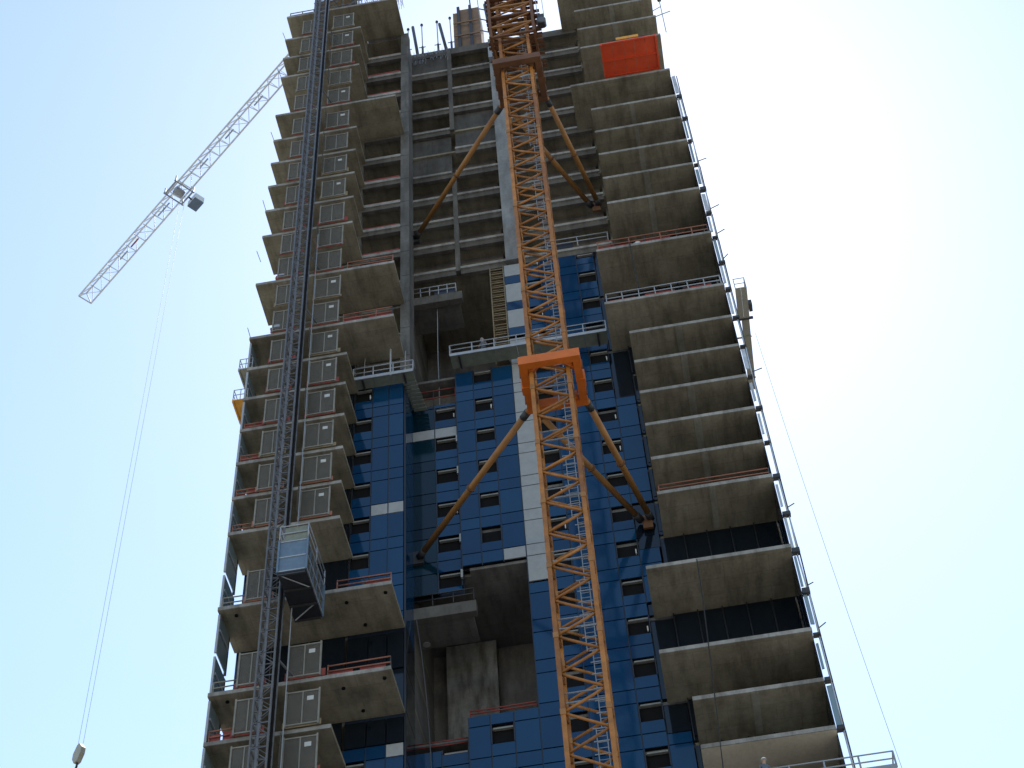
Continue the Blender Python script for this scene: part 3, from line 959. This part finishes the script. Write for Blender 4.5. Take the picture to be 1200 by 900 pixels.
t = suspended_stage('grey railed working stage hung on the left block above its blue glass', -17.1, -13.2, 66.15, 67.0, 86.05, wires=89.0)
for k in range(8):
    y = 67.05 + k * .32
    box('plank', t, 'green_deck', -14.0 + k * .03, -13.15 + k * .03, y, y + .24, 86.0, 86.06)
box('hoist_post', t, 'rail', -14.7, -14.6, 66.1, 66.2, 85.9, 88.6)
suspended_stage('long pale railed working stage across the blue middle, behind the orange collar', -11.1, -0.62, 68.15, 69.25, 89.55)
suspended_stage('railed access platform sticking out at the bottom right tip of the tower', 3.0, 9.3, 63.6, 64.6, 48.2, 'steel', 'timber', hh=.9)

def loading_platform():
    t = thing('loading_platform', 'bright red loading platform jutting out near the top of the right wing', 'platform', (4.5, 64.4, 118.3))
    x0, x1, y0, y1, z = 2.38, 6.62, 62.95, 65.9, 118.75
    for k in range(5):
        a, b = x0 + (x1 - x0) * k / 5, x0 + (x1 - x0) * (k + 1) / 5
        box('deck_sheet', t, 'red_deck', a + .012, b - .012, y0 + .02, y1, z - .05, z)
    for x in (x0, x1):
        box('side_beam', t, 'red_deck', x - .07, x + .07, y0, y1 + 2.5, z - .2, z + .12)
    for y in (y0, (y0 + y1) / 2, y1 - .1):
        box('cross_beam', t, 'red_deck', x0 + .075, x1 - .075, y - .06, y + .06, z - .17, z - .052)
    box('front_lip', t, 'yellow', x0 + 1.2, x1 - 1.3, y0 - .12, y0 - .065, z + .05, z + .4)
    box('sack', t, 'dark_steel', x1 - 1.25, x1 - .8, y0 + .1, y0 + .5, z + .01, z + .5)
loading_platform()

def tip_platform(label, mk, x0, x1, y0, y1, z, rail_mk):
    t = thing('cantilever_platform', label, 'platform', ((x0 + x1) / 2, (y0 + y1) / 2, z))
    n = 3
    for k in range(n):
        a, b = x0 + (x1 - x0) * k / n, x0 + (x1 - x0) * (k + 1) / n
        box('deck_sheet', t, mk, a + .006, b - .006, y0, y1, z - .07, z)
    for x in (x0, x1):
        box('side_beam', t, mk, x - .05, x + .05, y0 + .004, y1 - .004, z - .16, z + .06)
    for x in (x0, (x0 + x1) / 2, x1):
        bar('post', t, rail_mk, (x, y0 + .04, z), (x, y0 + .04, z + 1.0), .03, 6)
    for zz in (.5, 1.0):
        bar('rail', t, rail_mk, (x0, y0 + .04, z + zz), (x1, y0 + .04, z + zz), .028, 6)
        bar('rail', t, rail_mk, (x0, y0 + .04, z + zz), (x0, y1, z + zz), .028, 6)
    return t
tip_platform('small yellow platform jutting from the left tip of the tower', 'yellow', -24.2, -23.3, 64.0, 65.9, 83.2, 'rail')
tip_platform('small beige platform jutting from the left tip, above the yellow one', 'beige_metal', -24.05, -23.2, 64.0, 66.1, 86.3, 'rail')

def side_platform():
    t = thing('cantilever_platform', 'beige deck with white end rail jutting beyond the right side of the tower', 'platform', (8.35, 67, 88.9))
    x0, x1, y0, y1, z = 7.98, 8.74, 66.0, 68.5, 88.9
    for k in range(2):
        a = x0 + (x1 - x0) * k / 2
        box('deck_sheet', t, 'beige_metal', a + .006, a + (x1 - x0) / 2 - .006, y0, y1, z - .08, z)
    box('deck_end', t, 'dark_steel', x0 - .02, x1 + .22, y1 - .02, y1 + .1, z - .12, z + .06)
    for k in range(4):
        box('walkway_sheet', t, 'beige_metal', x0 + .22, x1 - .04, y1 + .12 + k * 1.5, y1 + .12 + k * 1.5 + 1.47, z - .07, z)
    for x in (x0 + .03, x1 - .03):
        for y in (y0 + .05, y1 - .1):
            bar('post', t, 'rail', (x, y, z), (x, y, z + 1.05), .03, 6)
    for h in (.5, 1.05):
        bar('rail', t, 'rail', (x0, y0 + .05, z + h), (x1, y0 + .05, z + h), .028, 6)
        bar('rail', t, 'rail', (x1 - .03, y0 + .05, z + h), (x1 - .03, y1 - .1, z + h), .028, 6)
    box('winch', t, 'dark_steel', x1 + .02, x1 + .24, y1 - 1.1, y1 - .5, z - .1, z + .4)
    bar('bracket', t, 'beige_metal', (XR + .1, 70, z - .12), (x1, 70, z - .12), .06, 4)
    bar('bracket', t, 'beige_metal', (XR + .1, 73.5, z - .12), (x1, 73.5, z - .12), .06, 4)
side_platform()

def ladder_scaffold():
    t = thing('ladder_scaffold', 'brown timber ladder scaffold beside the pale strip in the upper recess', 'scaffold', (-7.6, 69.8, 89.6))
    for x in (-8.2, -7.25):
        for y in (69.5, 70.3):
            bar('standard', t, 'timber', (x, y, 89.6), (x, y, 100.8), .05, 6)
    z = 90.0
    while z < 100.8:
        bar('rung', t, 'timber', (-8.25, 69.5, z), (-7.2, 69.5, z), .045, 6)
        if random.random() < .6:
            box('plank', t, 'timber', -8.2, -7.25, 69.55, 70.3, z + .3, z + .35)
        z += .55
ladder_scaffold()

# ------------------------------------------------------------------ roof works
def roof_works():
    # shuttering box on the roof
    t = thing('formwork_box', 'tall brown plywood shuttering box standing on the roof left of the mast', 'formwork', (-8.8, 72, 134.85))
    x0, x1, y0, y1, z0, z1 = -10.25, -7.75, 71.5, 74.0, 135.0, 146.2
    xm = [x0, x0 + .55, x1 - .85, x1]
    for a, b in zip(xm, xm[1:]):
        box('plywood_sheet', t, 'wood', a + .02, b - .02, y0, y0 + .06, z0, z1 - (.5 if a == x0 else 0))
    for x in (x0, x1 - .06):
        box('plywood_sheet', t, 'wood', x, x + .06, y0 + .07, y1, z0, z1 - .3)
    for x in xm[1:3]:
        box('soldier_beam', t, 'dark_steel', x - .13, x + .13, y0 - .28, y0 - .02, z0, z1 + .2)
    for z in (138, 140.5, 143):
        box('waler', t, 'wood', x0 + .05, x1 - .05, y0 - .38, y0 - .285, z - .08, z + .08)
    bar('lifting_pole', t, 'dark_steel', (x1 - .8, y0, z1), (x1 - .95, y0, z1 + 6), .06, 6)
    # leaning shores
    for p, q, lab in (((-13.25, 70, 135.0), (-13.75, 70, 141.4), 'thick dark raking shore on the roof nearest the corner pillar'),
                      ((-10.65, 70, 135.0), (-11.3, 70, 141.1), 'thick dark raking shore on the roof left of the shuttering box')):
        tag(bar('raking_shore', None, 'dark_steel', p, q, .14, 8), lab, 'prop', 'props standing on the roof')
    for (x, zt), lab in zip(((-14.1, 141.0), (-12.85, 141.4), (-11.45, 141.5), (-10.25, 141.8)),
                            ('thin prop with a dark head left of the first raking shore', 'thin prop just right of the first raking shore',
                             'thin prop with a round head just left of the second raking shore', 'thin prop hard against the left of the shuttering box')):
        t = thing('roof_prop', lab, 'prop', (x, 70, 135.0), 'props standing on the roof')
        bar('prop_tube', t, 'steel', (x, 70, 135), (x - .08, 70, zt), .05, 6)
        bar('prop_head', t, 'dark_steel', (x - .08, 70, zt), (x - .08, 70, zt + .2), .13, 6)
        bar('prop_sleeve', t, 'dark_steel', (x, 70, 135), (x - .03, 70, 137.3), .1, 6)
        bar('prop_handle', t, 'dark_steel', (x - .35, 70, 137.2), (x + .25, 70, 137.2), .04, 6)
    # starter bars sticking out of the raw wall between pillar and post
    s = Soup()
    for k in range(46):
        x = -14.0 + k * .075 + random.uniform(-.03, .03)
        z = 134.3
        b = random.uniform(-.12, .12)
        h = random.uniform(.4, 1.3)
        s.bar((x, YW + .05, z), (x + b, YW - .05, z + h), .014)
        if random.random() < .6:
            s.bar((x, YW + .06, z), (x + random.uniform(-.1, .1), YW - .2, z - random.uniform(.6, 1.6)), .014)
    s.build('starter_bars', 'steel', tower, (-12, YW, 134))
    s = Soup()
    for k in range(90):
        x = -19.0 + k * .062 + random.uniform(-.05, .05)
        h = random.uniform(.9, 2.6)
        s.bar((x, 64.2 + random.uniform(0, .8), 134.85), (x + random.uniform(-.35, .35), 64.2, 134.85 + h), .018)
    s.build('starter_bars', 'dark_steel', tower, (-17, 64.3, 134.85))
    # scaffold frame at the top of the hoist
    t = thing('roof_scaffold', 'tube scaffold with boards at the roof edge around the hoist mast top', 'scaffold', (-20.5, 64.2, 134.85))
    for x in (-21.2, -19.9, -18.7, -17.6):
        for y in (64.1, 65.2):
            bar('standard', t, 'mast_steel', (x, y, 134.85), (x, y, 139.5), .055, 6)
    for z in (135.9, 137.2, 138.6):
        bar('ledger', t, 'mast_steel', (-21.3, 64.1, z), (-17.4, 64.1, z), .05, 6)
        bar('ledger', t, 'mast_steel', (-21.3, 65.2, z), (-17.4, 65.2, z), .05, 6)
    box('guard_sheet', t, 'cage', -21.15, -20.95, 64.0, 64.05, 135.0, 138.6)
    box('deck', t, 'timber', -21.2, -17.6, 64.15, 65.15, 137.25, 137.31)
    for x0, x1, z in ((-21.2, -19.9, 134.9), (-19.9, -18.7, 136.0), (-18.7, -17.6, 134.9)):
        bar('brace', t, 'mast_steel', (x0, 64.05, z), (x1, 64.05, z + 1.4), .045, 6)
    # tall grey jack left of the mast at the roof edge
    t = thing('climbing_jack', 'dark jack post with a grey box on the roof edge hard left of the mast', 'jack', (-6.6, 69.3, 134))
    bar('jack_post', t, 'dark_steel', (-6.5, 69.1, 133.2), (-6.95, 69.1, 141.5), .16, 8)
    for z in (136.0, 138.2, 140.2):
        bar('jack_arm', t, 'dark_steel', (-6.7, 69.1, z), (-7.5, 69.1, z + .7), .05, 6)
    box('jack_box', t, 'steel', -6.95, -6.2, 68.6, 69.15, 130.6, 132.4)
    bar('jack_rod', t, 'steel', (-7.4, 69.1, 136), (-7.7, 69.1, 146), .035, 6)
    # antenna arm at the top right tip
    t = thing('corner_arm', 'thin arm with a small lamp sticking out of the top right tip', 'arm', (7.4, 66.2, 127.8))
    bar('arm', t, 'steel', (7.2, 66.2, 127.9), (8.6, 65.9, 127.9), .04, 6)
    bar('arm', t, 'steel', (7.2, 66.2, 129.0), (7.95, 65.9, 129.0), .035, 6)
    bar('upright', t, 'steel', (7.85, 66, 124.6), (7.95, 66, 130.4), .035, 6)
    bar('lamp_head', t, 'dark_steel', (7.95, 66, 130.3), (7.98, 66, 130.85), .17, 8)
roof_works()

# ------------------------------------------------------------------ ropes and small things
def curve_rope(name, label, pts, r, mk, cat='rope'):
    for_all = Soup()
    for a, b in zip(pts, pts[1:]):
        for_all.bar(a, b, r)
    me_o = for_all.build(name, mk, None, pts[0], False)
    tag(me_o, label, cat)
def sag(p, q, n, s):
    p, q = Vector(p), Vector(q)
    out = []
    for i in range(n + 1):
        u = i / n
        v = p.lerp(q, u)
        v.x += s * 4 * u * (1 - u)
        out.append(tuple(v))
    return out
curve_rope('tag_line', 'thin dark line hanging down the sky right of the tower', sag((8.25, 64, 81.4), (9.65, 64, 46.5), 14, -.12), .016, 'rope')
curve_rope('drop_rope', 'black rope hanging before the lower right balconies', [(2.3, 65.35, 64.7), (2.22, 65.3, 61.6), (1.9, 65.35, 55.0), (1.5, 65.35, 47.5)], .035, 'black_rope')
curve_rope('drop_cable', 'black cable hanging across the upper wide balcony soffit on the right', [(1.85, 65.55, 95.3), (1.9, 65.5, 90.0)], .05, 'black_rope')
curve_rope('slack_cable', 'grey slack cable down the left side of the lower deep recess', sag((-13.75, 69.5, 67.4), (-13.3, 69.3, 46), 16, .5), .026, 'mast_steel')
curve_rope('hanging_cable', 'thin cable hanging at the left of the upper deep recess', [(-12.2, 70.2, 98), (-12.25, 70.2, 92), (-12.2, 70.1, 87)], .03, 'steel')

def clutter():
    def sheet(name, label, mk, x, y, z, w, h, k):
        vs, fs = [], []
        n = 7
        rnd = random.Random(k)
        for j in range(n):
            for i in range(n):
                u, v = i / (n - 1) - .5, j / (n - 1) - .5
                r = max(0, 1 - 3.2 * (u * u + v * v))
                vs.append((u * w, v * .5, h * r * rnd.uniform(.6, 1) + .01))
        for j in range(n - 1):
            for i in range(n - 1):
                a = j * n + i
                fs.append((a, a + 1, a + n + 1, a + n))
        m = len(vs)
        vs += [(a, b, 0) for a, b, c in vs]
        fs += [tuple(m + q for q in reversed(f)) for f in fs]
        tag(link(name, mesh_from(name, vs, fs, M[mk]), None, (x, y, z)), label, name.replace('_', ' '))
    sheet('plastic_sheet', 'white crumpled sheet on the red boarded wide balcony of the right wing', 'sign', 2.35, 65.95, 95.22, 1.0, .75, 1)
    sheet('debris_heap', 'dark heap of rubble on the pale railed wide balcony of the right wing', 'black', 4.9, 66.0, 89.17, .8, .8, 2)
    sheet('debris_bag', 'dark bag behind the timber coloured rail on the wide left balcony', 'dark_steel', -15.6, 64.2, 89.17, .7, .95, 3)
    sheet('debris_bag', 'dark bag on the top wide left balcony behind the pinkish rail', 'dark_steel', -16.2, 64.2, 95.22, .8, .7, 4)
clutter()

def floodlight():
    t = thing('floodlight', 'small white floodlight hanging in the lower deep recess', 'lamp', (-13.66, 72, 67.8))
    bar('lamp_hood', t, 'white', (-13.66, 72.0, 67.75), (-13.66, 72.0, 68.15), .22, 10)
    bar('lamp_neck', t, 'dark_steel', (-13.66, 72.0, 68.15), (-13.66, 72.0, 70.75), .03, 6)
floodlight()

def person(label, x, y, z, turn=0.0, lean=0.15):
    vs = [(0, 0, .95), (0, 0, 1.2), (0, 0, 1.42), (0, 0, 1.53), (0, -.01, 1.63), (0, -.01, 1.73),
          (-.19, 0, 1.41), (-.27, -.03, 1.15), (-.25, -.22, .98), (.19, 0, 1.41), (.27, -.05, 1.15), (.2, -.28, 1.05),
          (-.1, 0, .9), (-.12, -.02, .5), (-.13, .02, .07), (-.13, -.14, .04), (.1, 0, .9), (.12, -.04, .5), (.13, .02, .07), (.13, -.14, .04)]
    es = [(0, 1), (1, 2), (2, 3), (3, 4), (4, 5), (2, 6), (6, 7), (7, 8), (2, 9), (9, 10), (10, 11), (0, 12), (12, 13), (13, 14), (14, 15),
          (0, 16), (16, 17), (17, 18), (18, 19)]
    rad = [.16, .15, .16, .06, .1, .075, .075, .055, .045, .075, .055, .045, .1, .07, .055, .05, .1, .07, .055, .05]
    vs = [(a, b - lean * max(0, c - .95), c) for a, b, c in vs]
    me = D.meshes.new('person')
    me.from_pydata(vs, es, [])
    o = D.objects.new('person', me)
    COL.objects.link(o)
    o.modifiers.new('skin', 'SKIN')
    for i, v in enumerate(me.skin_vertices[0].data):
        v.radius = (rad[i], rad[i])
        v.use_root = (i == 0)
    sb = o.modifiers.new('sub', 'SUBSURF')
    sb.levels = sb.render_levels = 1
    dg = bpy.context.evaluated_depsgraph_get()
    body = D.meshes.new_from_object(o.evaluated_get(dg))
    o.modifiers.clear()
    o.data = body
    body.materials.clear()
    for k in ('trousers', 'vest', 'skin'):
        body.materials.append(M[k])
    for p in body.polygons:
        c = p.center
        p.material_index = 2 if (c.z > 1.5 or (abs(c.x) > .19 and c.z < 1.12 and c.y < -.1)) else (1 if c.z > .95 else 0)
        p.use_smooth = True
    o.location = (x, y, z)
    o.rotation_euler = (0, 0, turn)
    ORG[o.name] = Vector((x, y, z))
    tag(o, label, 'person')
    hv, hf = [], []
    n = 10
    for j, (rr, h) in enumerate(((.155, 0), (.13, .02), (.12, .08), (.07, .13))):
        for i in range(n):
            a = 2 * math.pi * i / n
            hv.append((rr * math.cos(a), rr * 1.15 * math.sin(a), h))
    for j in range(3):
        for i in range(n):
            hf.append((j * n + i, j * n + (i + 1) % n, (j + 1) * n + (i + 1) % n, (j + 1) * n + i))
    hf.append(tuple(range(3 * n, 4 * n)))
    hf.append(tuple(reversed(range(n))))
    hm = mesh_from('hard_hat', hv, hf, M['hat'])
    h = D.objects.new('hard_hat', hm)
    COL.objects.link(h)
    h.parent = o
    h.location = (0, -.01 - lean * .75, 1.7)
person('worker in a grey jacket standing on the platform at the bottom right tip', 3.5, 64.1, 48.2, .3)
person('worker in a grey jacket on the long pale stage left of the crane mast', -8.9, 68.7, 89.55, -.3)
